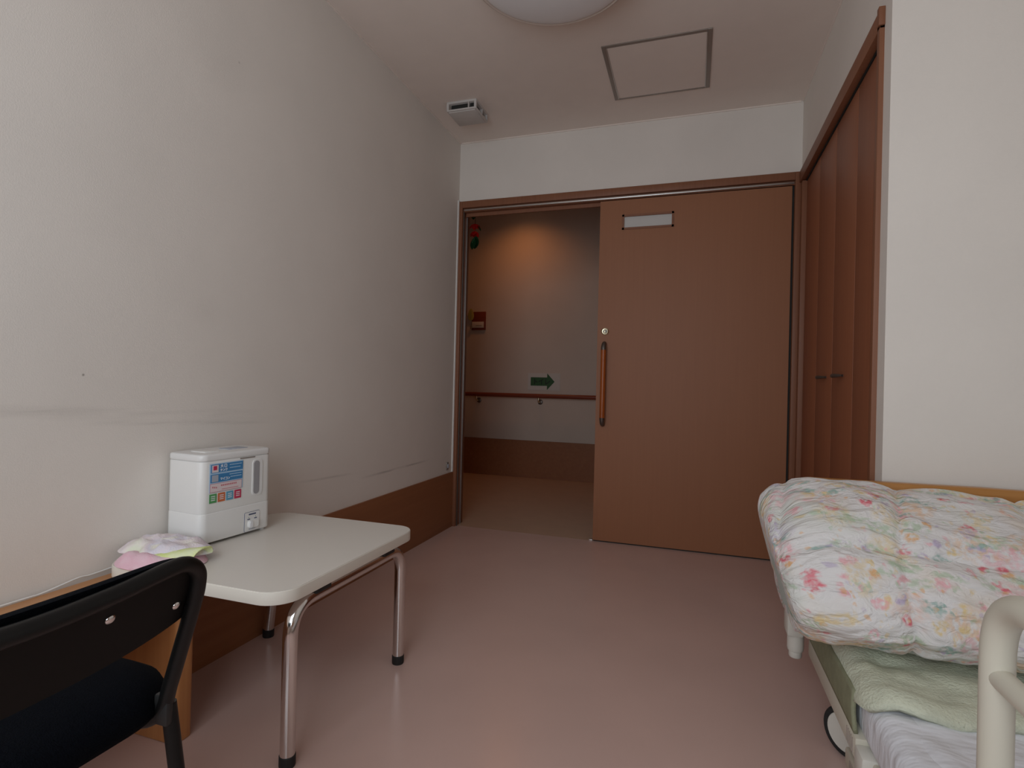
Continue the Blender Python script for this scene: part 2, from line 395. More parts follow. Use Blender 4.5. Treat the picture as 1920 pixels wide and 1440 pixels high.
# ================================================================== THE SETTING
def multi(name, boxes, m, kind=True, parent=None, bev=0.0):
    bm = bmesh.new()
    for b in boxes: box(bm, *b, bev=bev)
    o = new_obj(name, bm, m, parent, 40 if bev else None)
    if kind: o['kind'] = 'structure'
    return o
multi('floor', [(XL-.12, XFAR+.12, REAR-.12, D+.02, -.1, 0)], M['floor'])
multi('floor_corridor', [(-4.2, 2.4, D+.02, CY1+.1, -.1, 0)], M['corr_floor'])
multi('ceiling', [(XL-.12, XFAR+.12, REAR-.12, CY0, H, H+.1)], M['ceiling'])
multi('wall_left', [(XL-.12, XL, REAR-.12, D, 0, H)], M['wall_scuffed'])
# back wall: above the door frame, and the pocket behind the sliding door
multi('wall_back', [(XL-.12, XR+.2, D, CY0, 2.115, H), (-.50, XR+.2, 3.36, CY0, 0, 2.115), (XL-.12, XL-.001, D, CY0, 0, 2.115)], M['wall'])
# closet side wall: above the closet, its end strip, and the solid behind the folding doors
multi('wall_right', [(XR, .70, DW, D, 2.112, H), (XR, .70, DW, 1.942, 0, 2.112), (.583, .70, 1.942, D, 0, 2.112)], M['wall'])
multi('wall_bedside', [(.70, XFAR+.12, DW, 2.0, 0, H)], M['wall'])
multi('wall_far_right', [(XFAR, XFAR+.12, REAR-.12, DW, 0, H)], M['wall'])
x0, x1, z0, z1 = WIN
multi('wall_rear', [(XL, x0, REAR-.12, REAR, 0, H), (x1, XFAR, REAR-.12, REAR, 0, H), (x0, x1, REAR-.12, REAR, 0, z0), (x0, x1, REAR-.12, REAR, z1, H)], M['wall'])
w = thing('window_1', 'aluminium sliding window behind the camera', 'window', ((x0+x1)/2, REAR-.06, z0)); w['kind'] = 'structure'
boxobj('window_sill', (x0, x1, REAR-.12, REAR+.04, z0-.03, z0), M['frame'], w, .004)
bm = bmesh.new()
for b in ((x0, x0+.04), (x1-.04, x1), ((x0+x1)/2-.03, (x0+x1)/2+.03)): box(bm, b[0], b[1], REAR-.09, REAR-.05, z0, z1)
box(bm, x0, x1, REAR-.09, REAR-.05, z0, z0+.04); box(bm, x0, x1, REAR-.09, REAR-.05, z1-.04, z1)
new_obj('window_frame', bm, M['alu'], w)
multi('ground_outside', [(-12, 12, -24, REAR-.13, -.6, -.5)], M['ground'])
# corridor shell
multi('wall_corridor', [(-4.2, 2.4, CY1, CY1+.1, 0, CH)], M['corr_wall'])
multi('ceiling_corridor', [(-4.2, 2.4, CY0-.02, CY1+.1, CH, CH+.1)], M['ceiling'])
multi('wall_corridor_end', [(-4.2, -4.1, CY0, CY1, 0, CH), (2.3, 2.4, CY0, CY1, 0, CH)], M['wall'])
multi('wall_corridor_near', [(-4.1, XL-.12, CY0-.10, CY0, 0, CH), (XR+.2, 2.3, CY0-.10, CY0, 0, CH), (XL-.12, XR+.2, CY0-.10, CY0, H+.1, CH)], M['wall'])
o = multi('baseboard_corridor', [(-4.1, 2.3, CY1-.012, CY1, .0, .375)], M['panel_wood'])
o = multi('baseboard_left', [(XL, XL+.009, REAR, D-.012, .0, .355)], M['panel_wood'])
# thin cove strips between walls and ceiling, corner bead beside the door frame
multi('trim_1', [(XL+.012, XR-.012, D-.006, D, H-.007, H)], M['ceiling'])
multi('trim_2', [(XL, XL+.006, REAR, D, H-.007, H)], M['ceiling'])
multi('trim_3', [(XR-.006, XR, DW+.001, D-.013, H-.007, H)], M['ceiling'])
multi('trim_4', [(XL, XL+.008, D-.024, D-.0005, .356, 2.12)], M['white_trim'])
# small grey clip at the foot of that bead
cl = thing('corner_clip', 'small grey plastic clip on the left wall beside the door frame', 'clip', (XL, 3.185, .40))
boxobj('clip_base', (XL, XL+.006, 3.172, 3.198, .378, .425), M['hatch_alu'], cl, .002)
boxobj('clip_tongue', (XL+.006, XL+.012, 3.180, 3.190, .39, .415), M['lgrey'], cl, .001)

# ---- door frame (casing, reveal, header, track)
fr = thing('trim_5', 'brown wooden door frame around the sliding door opening', 'door frame', (XL, D, 0)); struct(fr)
FY = D-.012
boxobj('jamb', (XL+.001, -1.444, FY, CY0-.03, 0, 2.115), M['frame'], fr, .002)
boxobj('jamb', (.507, XR-.001, FY, 3.36, 0, 2.115), M['frame'], fr, .002)
boxobj('header', (-1.444, .507, FY, D+.010, 2.072, 2.115), M['frame'], fr, .002)
boxobj('header_soffit', (-1.444, .507, D+.010, CY0-.03, 2.052, 2.114), M['frame'], fr)
boxobj('door_stop', (-1.444, -1.436, D+.062, D+.068, 0, 2.052), M['alu'], fr)
boxobj('door_stop', (-1.444, -1.438, D+.010, D+.016, 0, 2.052), M['dark_metal'], fr)
boxobj('track', (-1.440, .503, D-.001, D+.009, 2.0555, 2.066), M['alu'], fr, .001)
boxobj('track', (-1.440, -.548, D+.045, D+.060, 2.030, 2.052), M['frame'], fr)
boxobj('door_guide', (-.575, -.55, D+.018, D+.05, 0, .006), M['alu'], fr, .002)

# ---- sliding door
DX0, DX1, DY0, DY1, DZ0, DZ1 = -.548, .4955, D+.012, D+.048, .008, 2.047
dr = thing('door_1', 'brown wooden sliding door with a narrow frosted window, half open', 'sliding door', (0, D+.03, 0)); struct(dr)
wx0, wx1, wz0, wz1 = -.416, -.120, 1.868, 1.957
bm = bmesh.new()
box(bm, DX0, wx0, DY0, DY1, DZ0, DZ1); box(bm, wx1, DX1, DY0, DY1, DZ0, DZ1)
box(bm, wx0, wx1, DY0, DY1, DZ0, wz0); box(bm, wx0, wx1, DY0, DY1, wz1, DZ1)
bmesh.ops.remove_doubles(bm, verts=bm.verts[:], dist=1e-5)
new_obj('door_leaf', bm, M['door'], dr)
bm = bmesh.new(); fw_ = .012
box(bm, wx0, wx0+fw_, DY0-.004, DY0+.02, wz0, wz1); box(bm, wx1-fw_, wx1, DY0-.004, DY0+.02, wz0, wz1)
box(bm, wx0, wx1, DY0-.004, DY0+.02, wz0, wz0+fw_); box(bm, wx0, wx1, DY0-.004, DY0+.02, wz1-fw_, wz1)
wf = new_obj('window_frame', bm, M['frame'], dr)
boxobj('pane', (wx0+.006, wx1-.006, DY0+.006, DY0+.012, wz0+.006, wz1-.006), M['frost'], wf)
Mf = lambda x, y, z: Matrix.Translation((x, y, z)) @ Matrix.Rotation(math.pi/2, 4, 'X')    # local +z -> -Y (towards the room)
bm = lathe(bmesh.new(), [(0, 0), (.0225, 0), (.0225, .004), (.019, .007), (.016, .006), (0, .006)], Mf(-.502, DY0, 1.263), 28)
lock = new_obj('lock', bm, M['brass'], dr, 40)
bm = lathe(bmesh.new(), [(.0125, .006), (.0125, .0085), (0, .0085)], Mf(-.502, DY0, 1.263), 24)
new_obj('lock_dial', bm, M['dark_metal'], lock, 40)
bm = bmesh.new(); box(bm, -.5055, -.4985, DY0-.017, DY0-.008, 1.252, 1.271, bev=.002); new_obj('thumb_turn', bm, M['brass'], lock, 40)
# pull handle: wooden bar with pewter end caps standing off the leaf
hx, hy = -.503, DY0-.038
bm = tube(bmesh.new(), [(hx, hy, .745+(1.150-.745)*k/10) for k in range(11)], .0155, 18)
hd = new_obj('handle', bm, M['grip'], dr, 60)
for za, zb in ((.745, .705), (1.150, 1.190)):
    s = 1 if zb > za else -1
    bm = bmesh.new()
    pts, rad = [], []
    for k in range(9):
        t = k/8; pts.append((hx, hy+.036*t**2.4, za+s*.042*math.sin(t*math.pi/2))); rad.append(.0158*(1-.30*t))
    tube(bm, pts, .0155, 16, radii=rad)
    new_obj('handle_cap', bm, M['dark_metal'], hd, 60)
multi_dark = boxobj('bottom_gap_shade', (DX0+.004, DX1-.004, DY0+.006, DY1-.006, .001, .010), M['dark'], dr)  # dark strip painted as the shade in the gap under the leaf
boxobj('edge_gap_shade', (DX1, .5065, DY0+.010, DY1, 0.001, 2.05), M['dark'], dr)  # dark filler standing in for the shaded gap between leaf and jamb

# ---- closet: casing and two bifold doors
CX = XR+.016
cs = thing('trim_6', 'brown wooden casing around the closet doors', 'closet frame', (XR, 2.6, 0)); struct(cs)
boxobj('side_casing', (XR-.014, .583, 1.942, 1.966, 0, 2.112), M['frame'], cs, .002)
boxobj('side_casing', (XR-.006, .583, 3.222, D-.014, 0, 2.05), M['frame'], cs, .002)
boxobj('top_casing', (XR-.014, XR+.012, 1.942, D-.014, 2.052, 2.112), M['frame'], cs, .002)
boxobj('top_track', (XR+.012, .583, 1.966, D-.014, 2.046, 2.112), M['dark'], cs)  # track space behind the casing; shade below it put into the dark colour
boxobj('top_casing_end', (XR-.018, XR+.0, 1.936, 1.956, 2.06, 2.118), M['frame'], cs, .002)
ys = [1.968, 2.281, 2.594, 2.907, 3.220]
for k, (nm, a, b, hy_, lab) in enumerate((('door_2', 0, 1, 2.455, 'brown bifold closet door nearer the bed'), ('door_3', 2, 3, 2.735, 'brown bifold closet door nearer the sliding door'))):
    t = thing(nm, lab, 'closet door', (CX+.015, (ys[a]+ys[b+1])/2, 0)); struct(t)
    for i in (a, b):
        pn = boxobj('panel', (CX, CX+.024, ys[i]+.0015, ys[i+1]-.0015, .012, 2.046), M['closet'], t, .0035)
    # curved metal pull on two posts
    bm = bmesh.new(); L2 = .055; n = 12; st = []
    for i in range(n+1):
        u = i/n; yy = hy_-L2+2*L2*u; xx = CX-.006-.020*math.sin(u*math.pi)
        st.append((xx, yy, .994))
    tube(bm, st, .006, 10, radii=[.004+.0045*math.sin(math.pi*i/n) for i in range(n+1)])
    h = new_obj('handle', bm, M['dark_metal'], t, 60)
    for s in (-1, 1):
        bm = tube(bmesh.new(), [(CX, hy_+s*.045, .994), (CX-.012, hy_+s*.045, .994)], .005, 10); new_obj('post', bm, M['dark_metal'], h, 60)

# ================================================================== CEILING THINGS
# round lamp (switched off)
LCX, LCY, LR = -.51, 1.89, .306
t = thing('ceiling_light', 'round white ceiling light with a cream rim, switched off', 'ceiling light', (LCX, LCY, H))
T = Matrix.Translation((LCX, LCY, 0))
new_obj('mounting_plate', lathe(bmesh.new(), [(0, H), (.24, H), (.25, 2.455), (0, 2.455)], T, 48), M['plastic'], t, 40)
new_obj('rim', lathe(bmesh.new(), [(.235, 2.470), (.285, 2.462), (.302, 2.445), (LR, 2.430), (.304, 2.418), (.296, 2.413), (.288, 2.418), (.280, 2.430), (.235, 2.45)], T, 72), M['lamprim'], t, 60)
prof = [(.2885*math.cos(a), 2.420-.045*math.sin(a)) for a in [math.pi/2*k/14 for k in range(14)]] + [(0, 2.375)]
new_obj('diffuser', lathe(bmesh.new(), prof, T, 72), M['lampshade'], t, 80)
new_obj('finial', lathe(bmesh.new(), [(.012, 2.380), (.012, 2.372), (.007, 2.367), (0, 2.366)], T, 20), M['lgrey'], t, 60)

# access hatch
hx0, hx1, hy0, hy1 = -.433, .053, 2.508, 2.997
t = thing('ceiling_hatch', 'square ceiling access hatch with a dull metal frame', 'access hatch', ((hx0+hx1)/2, (hy0+hy1)/2, H))
for nm, b in (('frame_bar', (hx0, hx0+.020, hy0, hy1)), ('frame_bar', (hx1-.020, hx1, hy0, hy1)), ('frame_bar', (hx0+.020, hx1-.020, hy0, hy0+.018)), ('frame_bar', (hx0+.020, hx1-.020, hy1-.014, hy1))):
    boxobj(nm, (*b, H-.005, H+.001), M['hatch_alu'], t, .0015)
for b in ((hx0+.020, hx0+.0235, hy0+.018, hy1-.014), (hx1-.0235, hx1-.020, hy0+.018, hy1-.014)):
    boxobj('inner_lip', (*b, H-.007, H), M['alu'], t)
boxobj('hatch_panel', (hx0+.024, hx1-.024, hy0+.0195, hy1-.0155, H-.004, H), M['ceiling'], t)

# ventilation box
vx0, vx1, vy0, vy1, vz = -1.338, -1.160, 2.775, 2.955, 2.447
t = thing('ceiling_vent', 'small square white ceiling vent with open dark sides', 'air vent', ((vx0+vx1)/2, (vy0+vy1)/2, H))
boxobj('top_plate', (vx0, vx1, vy0, vy1, H-.012, H), M['vent'], t, .002)
boxobj('cover_plate', (vx0, vx1, vy0, vy1, vz, vz+.010), M['vent'], t, .003)
boxobj('cover_step', (vx0+.010, vx1-.010, vy0+.010, vy1-.010, vz-.005, vz), M['vent'], t, .002)
boxobj('core', (vx0+.02, vx1-.02, vy0+.02, vy1-.02, vz+.010, H-.012), M['dark'], t)
for px, py in ((vx0, vy0), (vx1-.013, vy0), (vx0, vy1-.013), (vx1-.013, vy1-.013)):
    boxobj('post', (px, px+.013, py, py+.013, vz+.009, H-.011), M['vent'], t)
boxobj('rib', (vx1-.050, vx1-.045, vy0+.002, vy0+.02, vz+.009, H-.011), M['vent'], t)
boxobj('rib', (vx1-.02, vx1-.002, vy0+.10, vy0+.105, vz+.009, H-.011), M['vent'], t)

# ================================================================== CORRIDOR THINGS
# handrail
RZ, RYc = .828, CY1-.075
t = thing('handrail', 'dark red-brown wooden handrail along the corridor wall', 'handrail', (-1.5, CY1, RZ))
new_obj('rail', tube(bmesh.new(), [(-3.6+.5*k, RYc, RZ) for k in range(12)], .021, 16), M['rail_wood'], t, 60)
for bx_ in (-3.05, -2.10, -1.44, -.78, -.12, .54, 1.2):
    bm = tube(bmesh.new(), fillet([(bx_, RYc, RZ-.016), (bx_, RYc, RZ-.062), (bx_, CY1-.004, RZ-.062)], .025), .0085, 10)
    br = new_obj('bracket', bm, M['brass'], t, 60)
    new_obj('rosette', lathe(bmesh.new(), [(0, 0), (.026, 0), (.026, .005), (.012, .012), (0, .012)], Mf(bx_, CY1, RZ-.062), 20), M['dark_metal'], br, 40)
# toilet arrow sign
AX0, AX1, AXN, AZ = -1.545, -1.298, -1.375, .972
t = thing('arrow_sign', 'green paper arrow with Japanese toilet lettering pointing right above the handrail', 'sign', ((AX0+AX1)/2, CY1, AZ))
boxobj('laminated_sheet', (AX0-.03, AX1+.055, CY1-.003, CY1, AZ-.085, AZ+.085), M['paper'], t)
def poly_prism(name, pts, y0, y1, m, parent):
    bm = bmesh.new(); A = [bm.verts.new((x, y0, z)) for x, z in pts]; B = [bm.verts.new((x, y1, z)) for x, z in pts]
    bm.faces.new(A); bm.faces.new(B[::-1]); n = len(pts)
    for i in range(n): bm.faces.new((A[i], B[i], B[(i+1) % n], A[(i+1) % n]))
    return new_obj(name, bm, m, parent)
hb, hh = .042, .083
poly_prism('arrow', [(AX0, AZ-hb), (AXN, AZ-hb), (AXN, AZ-hh), (AX1, AZ), (AXN, AZ+hh), (AXN, AZ+hb), (AX0, AZ+hb)], CY1-.005, CY1-.003, M['green'], t)
def stroke(bm, a, b, w, y0, y1):
    a, b = Vector((a[0], 0, a[1])), Vector((b[0], 0, b[1])); d = (b-a).normalized(); nrm = Vector((-d.z, 0, d.x))*w/2
    q = [a-nrm, b-nrm, b+nrm, a+nrm]
    A = [bm.verts.new((p.x, y0, p.z)) for p in q]; B = [bm.verts.new((p.x, y1, p.z)) for p in q]
    bm.faces.new(A); bm.faces.new(B[::-1])
    for i in range(4): bm.faces.new((A[i], B[i], B[(i+1) % 4], A[(i+1) % 4]))
def glyph(parent, strokes, ox, oz, s, w, y0, y1, m=None):
    bm = bmesh.new()
    for st in strokes:
        for a, b in zip(st, st[1:]): stroke(bm, (ox+a[0]*s, oz+a[1]*s), (ox+b[0]*s, oz+b[1]*s), w, y0, y1)
    return new_obj('letter', bm, m or M['ink'], parent)
TO = [[(.38, .95), (.38, .05)], [(.38, .62), (.85, .40)]]
I_ = [[(.85, .95), (.55, .68), (.10, .48)], [(.58, .66), (.58, .05)]]
RE = [[(.22, .95), (.22, .10), (.58, .30), (.92, .62)]]
for g, ox in ((TO, AX0+.018), (I_, AX0+.078), (RE, AX0+.143)):
    glyph(t, g, ox, AZ-.031, .062, .0085, CY1-.0062, CY1-.005)
# name board with a pale card and a paper ornament
NX = -2.20; 
t = thing('name_board', 'dark red-brown board with a pale name card on the corridor wall', 'name plate', (NX+.06, CY1, 1.6))
boxobj('board', (NX, -2.045, CY1-.015, CY1, 1.495, 1.685), M['rail_wood'], t, .003)
boxobj('card', (NX+.005, -2.063, CY1-.019, CY1-.015, 1.517, 1.580), M['paper'], t, .001)
bm = bmesh.new(); box(bm, NX+.05, -2.085, CY1-.0197, CY1-.019, 1.537, 1.543); new_obj('card_text', bm, M['hatch_alu'], t)
boxobj('clip', (NX-.012, NX+.012, CY1-.030, CY1-.014, 1.505, 1.540), M['chrome'], t, .004)
t = thing('paper_leaf', 'small yellow-green paper leaf beside the corridor name board', 'decoration', (NX, CY1, 1.65))
bm = bmesh.new()
prism(bm, [(.032*math.cos(a)*(1-.25*math.sin(a)), .062*math.sin(a)) for a in [2*math.pi*k/20 for k in range(20)]], 0, .006, Matrix.Translation((NX-.008, CY1-.016, 1.655)) @ Matrix.Rotation(math.pi/2, 4, 'X'), .002)
new_obj('blade', bm, M['yleaf'], t, 40)
new_obj('midrib', tube(bmesh.new(), [(NX-.008, CY1-.0225, 1.60), (NX-.008, CY1-.024, 1.65), (NX-.006, CY1-.0225, 1.70)], .0015, 6), M['hatch_alu'], t, 60)
# hanging foil decoration at the doorway
GX, GY = -1.448, 3.50
t = thing('foil_garland', 'red foil flower and green foil leaves hanging at the doorway top', 'garland', (GX, GY, 2.17))
boxobj('hook', (GX-.008, GX+.008, CY0, GY+.004, 2.165, 2.175), M['dark_metal'], t)
new_obj('string', tube(bmesh.new(), [(GX, GY, 2.17), (GX, GY, 2.08), (GX, GY, 1.99)], .0015, 6), M['ink'], t)
def petal(name, c, ln, wd_, rz, tilt, m, parent, curl=.25):
    bm = bmesh.new(); n, k = 7, 5; R = Matrix.Translation(c) @ Matrix.Rotation(rz, 4, 'Z') @ Matrix.Rotation(tilt, 4, 'Y')
    vs = []
    for i in range(n):
        u = i/(n-1); hw = wd_*math.sin(math.pi*min(.97, .05+u*.92))**.8
        row = []
        for j in range(k):
            v = -1+2*j/(k-1); row.append(bm.verts.new(R @ Vector((ln*u, hw*v, curl*hw*(v*v)+curl*ln*u*u*.5))))
        vs.append(row)
    for i in range(n-1):
        for j in range(k-1): bm.faces.new((vs[i][j], vs[i+1][j], vs[i+1][j+1], vs[i][j+1]))
    g = bmesh.ops.solidify(bm, geom=bm.faces[:], thickness=.0015)
    return new_obj(name, bm, m, parent, 50)
for q in range(6): petal('petal', (GX, GY, 2.035), .05, .020, q*math.pi/3, .75, M['redfoil'], t)
for q in range(7): petal('petal', (GX-.002, GY, 1.985), .047, .020, q*2*math.pi/7+.3, .95, M['redfoil'], t)
for q in range(4): petal('petal', (GX+.015, GY+.01, 2.115), .035, .016, q*math.pi/2+.3, .4, M['redfoil'], t)
for q, (dx, z, l) in enumerate(((-.008, 1.955, .09), (.010, 1.950, .085), (0, 1.945, .095))): petal('leaf', (GX+dx, GY, z), l, .027, q*2.0+.4, 1.35, M['leaf'], t, .12)
for q, (dx, z, l) in enumerate(((.020, 2.03, .05), (-.02, 2.12, .05), (-.01, 2.13, .045))): petal('leaf', (GX+dx, GY, z), l, .018, q*1.9-.2, 1.2, M['leaf'], t, .12)
# warm recessed downlight in the corridor ceiling (out of view)
WX, WY = -1.62, 4.88
for wx_, lab in ((WX, 'recessed round downlight in the corridor ceiling opposite the doorway'),):
    t = thing('corridor_downlight', lab, 'ceiling light', (wx_, WY, CH))
    new_obj('bezel', lathe(bmesh.new(), [(.05, CH+.0), (.065, CH), (.065, CH-.006), (.05, CH-.004)], Matrix.Translation((wx_, WY, 0)), 32), M['plastic'], t, 40)
    em = mat('warm_bulb', (1, .75, .5), .5); b = em.node_tree.nodes['Principled BSDF']; b.inputs['Emission Color'].default_value = (1, .55, .24, 1); b.inputs['Emission Strength'].default_value = 3
    new_obj('bulb', lathe(bmesh.new(), [(0, CH-.001), (.048, CH-.001), (.045, CH-.006), (0, CH-.008)], Matrix.Translation((wx_, WY, 0)), 24), em, t, 60)
    ld = bpy.data.lights.new('downlight_lamp', 'SPOT'); ld.energy = 11.5; ld.color = (1.0, .37, .11); ld.spot_size = math.radians(140); ld.spot_blend = 1.0; ld.shadow_soft_size = .05
    lo = bpy.data.objects.new('downlight_lamp', ld); C.objects.link(lo); lo.location = (wx_, WY, CH-.02); lo.parent = t; lo.matrix_parent_inverse = Matrix.Translation((-wx_, -WY, -CH))

# ================================================================== LOW WOODEN DESK along the left wall
t = thing('low_desk', 'low honey-brown wooden desk along the left wall behind the black chair', 'desk', (-1.33, .5, 0))
DKX0, DKX1, DKY0, DKY1 = XL+.012, -1.185, -.25, 1.112
bm = bmesh.new(); prism(bm, rrect(DKX1-DKX0, DKY1-DKY0, .02), .366, .400, Matrix.Translation(((DKX0+DKX1)/2, (DKY0+DKY1)/2, 0)), .006); new_obj('desk_top', bm, M['desk'], t, 40)
for ya, yb in ((1.045, 1.098), (-.23, -.177)):
    bm = bmesh.new(); prism(bm, rrect(.238, yb-ya, .014), 0, .366, Matrix.Translation((-1.329, (ya+yb)/2, 0)), .004); new_obj('leg_panel', bm, M['desk_leg'], t, 40)
boxobj('apron', (-1.44, -1.42, -.177, 1.045, .29, .366), M['desk'], t, .003)

# ================================================================== CREAM SIDE TABLE
t = thing('side_table', 'cream laminate side table with rounded corners and chrome tube legs', 'table', (-1.165, 1.33, 0))
TX0, TX1, TY0, TY1, TZ = -1.436, -.865, 1.006, 1.652, .44
tc_ = ((TX0+TX1)/2, (TY0+TY1)/2)
bm = bmesh.new(); prism(bm, rrect(TX1-TX0, TY1-TY0, .068, 10), TZ-.031, TZ-.0012, Matrix.Translation((*tc_, 0)), .0015); top = new_obj('table_top', bm, M['tableedge'], t, 30)
bm = bmesh.new(); prism(bm, rrect(TX1-TX0-.003, TY1-TY0-.003, .067, 10), TZ-.0014, TZ, Matrix.Translation((*tc_, 0))); new_obj('laminate_surface', bm, M['tabletop'], top)
for lx, lxb in ((-.902, -.902), (-1.392, -1.430)):
    ya, yb, zt_ = 1.086, 1.606, .3815
    bm = tube(bmesh.new(), fillet([(lxb, ya, .022), (lx, ya, zt_), (lx, yb, zt_), (lxb, yb, .022)], .078, 12), .0178, 22)
    lg = new_obj('leg_frame', bm, M['chrome'], t, 70)
    for yy in (ya, yb):
        new_obj('foot_cap', lathe(bmesh.new(), [(0, 0), (.0185, 0), (.0195, .004), (.0195, .026), (.0178, .028), (0, .028)], Matrix.Translation((lxb, yy, 0)), 22), M['rubber'], lg, 40)
    for yy in (ya+.10, yb-.10):
        boxobj('mount', (lx-.024, lx+.020, yy-.028, yy+.028, .388, TZ-.031), M['black'], t, .002)
boxobj('under_rail', (-1.38, -.92, 1.150, 1.175, .385, TZ-.031), M['black'], t, .002)
boxobj('under_rail', (-1.38, -.92, 1.515, 1.540, .385, TZ-.031), M['black'], t, .002)

# ================================================================== HUMIDIFIER
hb_o = Vector((-1.3165, 1.200, TZ)); wdir = Vector((.0205, .252, 0)).normalized(); ddir = Vector((-wdir.y, wdir.x, 0))
HW, HDp = .2535, .148
# local frame: x along the front face, y into the depth, z up
HM = Matrix.Translation(hb_o) @ Matrix((wdir, ddir, Vector((0, 0, 1)))).transposed().to_4x4()
t = thing('humidifier', 'white box-shaped humidifier with a coloured feature label on the cream table', 'humidifier', HM @ Vector((HW/2, HDp/2, 0)))
def hum_shell(name, z0, z1, m, ins=0, edge=.002, top_ins=0.0):
    bm = bmesh.new(); o_ = [(x+HW/2, y+HDp/2) for x, y in rrect(HW-2*ins, HDp-2*ins, .022, 8)]
    prism(bm, o_, z0, z1, HM, edge); return new_obj(name, bm, m, t, 35)
hum_shell('water_base', .008, .0935, M['plastic'], 0, .003)
hum_shell('tank', .0945, .2415, M['plastic'], .0006, .001)
lid = hum_shell('lid', .2425, .264, M['plastic2'], 0.0, .006)
hum_shell('seam', .0925, .2435, M['plastic2'], .0012, 0)
for fx, fy in ((.02, .02), (HW-.02, .02), (.02, HDp-.02), (HW-.02, HDp-.02)):
    new_obj('foot', lathe(bmesh.new(), [(0, 0), (.009, 0), (.010, .009), (0, .009)], HM @ Matrix.Translation((fx, fy, 0)), 14), M['plastic2'], t, 50)
def hbox(name, x0, x1, z0, z1, y0, y1, m, parent, bev=0.0):
    bm = bmesh.new(); b2 = bmesh.new(); box(b2, x0, x1, y0, y1, z0, z1, bev=bev); merge(bm, b2, HM); return new_obj(name, bm, m, parent, 40 if bev else None)
# lid details: mist slot and grip recess
hbox('mist_outlet', .135, .205, .2635, .2655, .055, .100, M['lgrey'], lid, .0008)
hbox('lid_grip', .045, .095, .2635, .2662, .045, .105, M['plastic'], lid, .001)
hbox('lid_catch', .13, .185, .2395, .2425, -.0008, .004, M['hatch_alu'], lid)
# tank window
def hrr(name, x0, x1, z0, z1, r, y0, y1, m, parent):
    bm = bmesh.new(); prism(bm, rrect(x1-x0, z1-z0, r, 6), -y1, -y0, HM @ Matrix.Translation(((x0+x1)/2, 0, (z0+z1)/2)) @ Matrix.Rotation(math.pi/2, 4, 'X')); return new_obj(name, bm, m, parent, 40)
ws = hrr('window_surround', .176, .214, .120, .232, .012, -.0016, .004, M['plastic2'], t)
hrr('tank_window', .180, .202, .124, .228, .010, -.0022, .002, M['tankwin'], ws)
# feature label
lx0, lx1, lz0, lz1 = .026, .140, .122, .236
lb = hbox('label', lx0, lx1, lz0+.030, lz1, -.0009, .0, M['lpale'], t)
hbox('label_bar', lx0+.004, lx1-.001, .209, .2335, -.0014, -.0008, M['lblue'], lb)
hbox('label_bar', lx0+.003, lx1-.002, .181, .2045, -.0014, -.0008, M['lblue'], lb)
hbox('label_icon', lx0+.007, lx0+.028, .2105, .2315, -.0019, -.0013, M['lpink'], lb)
hbox('label_icon', lx0+.007, lx0+.028, .183, .2025, -.0019, -.0013, M['lgrey'], lb)
hbox('icon_cherry', lx0+.011, lx0+.023, .217, .229, -.0023, -.0018, M['lred'], lb)
hbox('label_box', lx0+.002, lx1-.004, .1525, .178, -.0014, -.0008, M['ltext'], lb)
hbox('label_box_face', lx0+.0032, lx1-.0052, .1537, .1768, -.0018, -.0013, M['lpink'], lb)
for i, k in enumerate(('lgreen', 'lorange', 'lsky', 'lred')):
    a = lx0+.001+i*.0282
    hbox('feature_square', a, a+.0235, lz0, lz0+.026, -.0011, .0, M[k], lb)
    for zz in (.007, .0125, .018): hbox('square_text', a+.005, a+.0185, lz0+zz, lz0+zz+.0022, -.0014, -.001, M['lwhite'], lb)
def htext(strokes, ox, oz, s, w, m, y):
    bm = bmesh.new(); b2 = bmesh.new()
    for st in strokes:
        for a, b in zip(st, st[1:]): stroke(b2, (ox+a[0]*s, oz+a[1]*s), (ox+b[0]*s, oz+b[1]*s), w, y-.0003, y+.0003)
    merge(bm, b2, HM); return new_obj('lettering', bm, m, lb)
DAI = [[(.1, .66), (.9, .66)], [(.5, .95), (.48, .5), (.1, .05)], [(.5, .55), (.9, .05)]]
KUCHI = [[(.2, .1), (.2, .85), (.82, .85), (.82, .1), (.2, .1)]]
TA = [[(.4, .95), (.1, .5)], [(.38, .8), (.85, .8), (.6, .3), (.2, .03)], [(.3, .55), (.65, .4)]]
NN = [[(.15, .85), (.4, .68)], [(.15, .1), (.55, .22), (.9, .7)]]
KU = [[(.42, .95), (.12, .5)], [(.4, .8), (.85, .8), (.65, .35), (.25, .03)]]
for i, g in enumerate((DAI, KUCHI)): htext(g, lx0+.034+i*.0125, .2215, .0112, .0016, M['lwhite'], -.0017)
for i, g in enumerate((TA, NN, KU)): htext(g, lx0+.034+i*.0085, .2112, .0082, .0012, M['lwhite'], -.0017)
MA = [[(.1, .85), (.9, .85), (.55, .35)], [(.35, .5), (.65, .2)]]; I2 = I_; KO = [[(.15, .85), (.82, .85), (.82, .1)], [(.12, .1), (.9, .1)]]
for i, g in enumerate((MA, I2, KO, NN)): htext(g, lx0+.034+i*.0085, .1845, .0085, .0012, M['lwhite'], -.0017)
for z_, xa, xb in ((.2275, .066, .108), (.2185, .066, .104), (.199, .066, .108), (.1915, .070, .108)): hbox('small_print', lx0+xa, lx0+xb, z_-.0011, z_+.0011, -.0017, -.0013, M['lpale'], lb)
for i in range(9): hbox('red_print', lx0+.037+i*.0062, lx0+.0415+i*.0062, .1675, .1725, -.0021, -.0017, M['ltext'], lb)
for i in range(3): hbox('red_print', lx0+.008+i*.006, lx0+.012+i*.006, .1655-.001*i, .170-.001*i, -.0021, -.0017, M['ltext'], lb)
hbox('red_print', lx0+.04, lx0+.098, .1575, .1592, -.0021, -.0017, M['ltext'], lb)
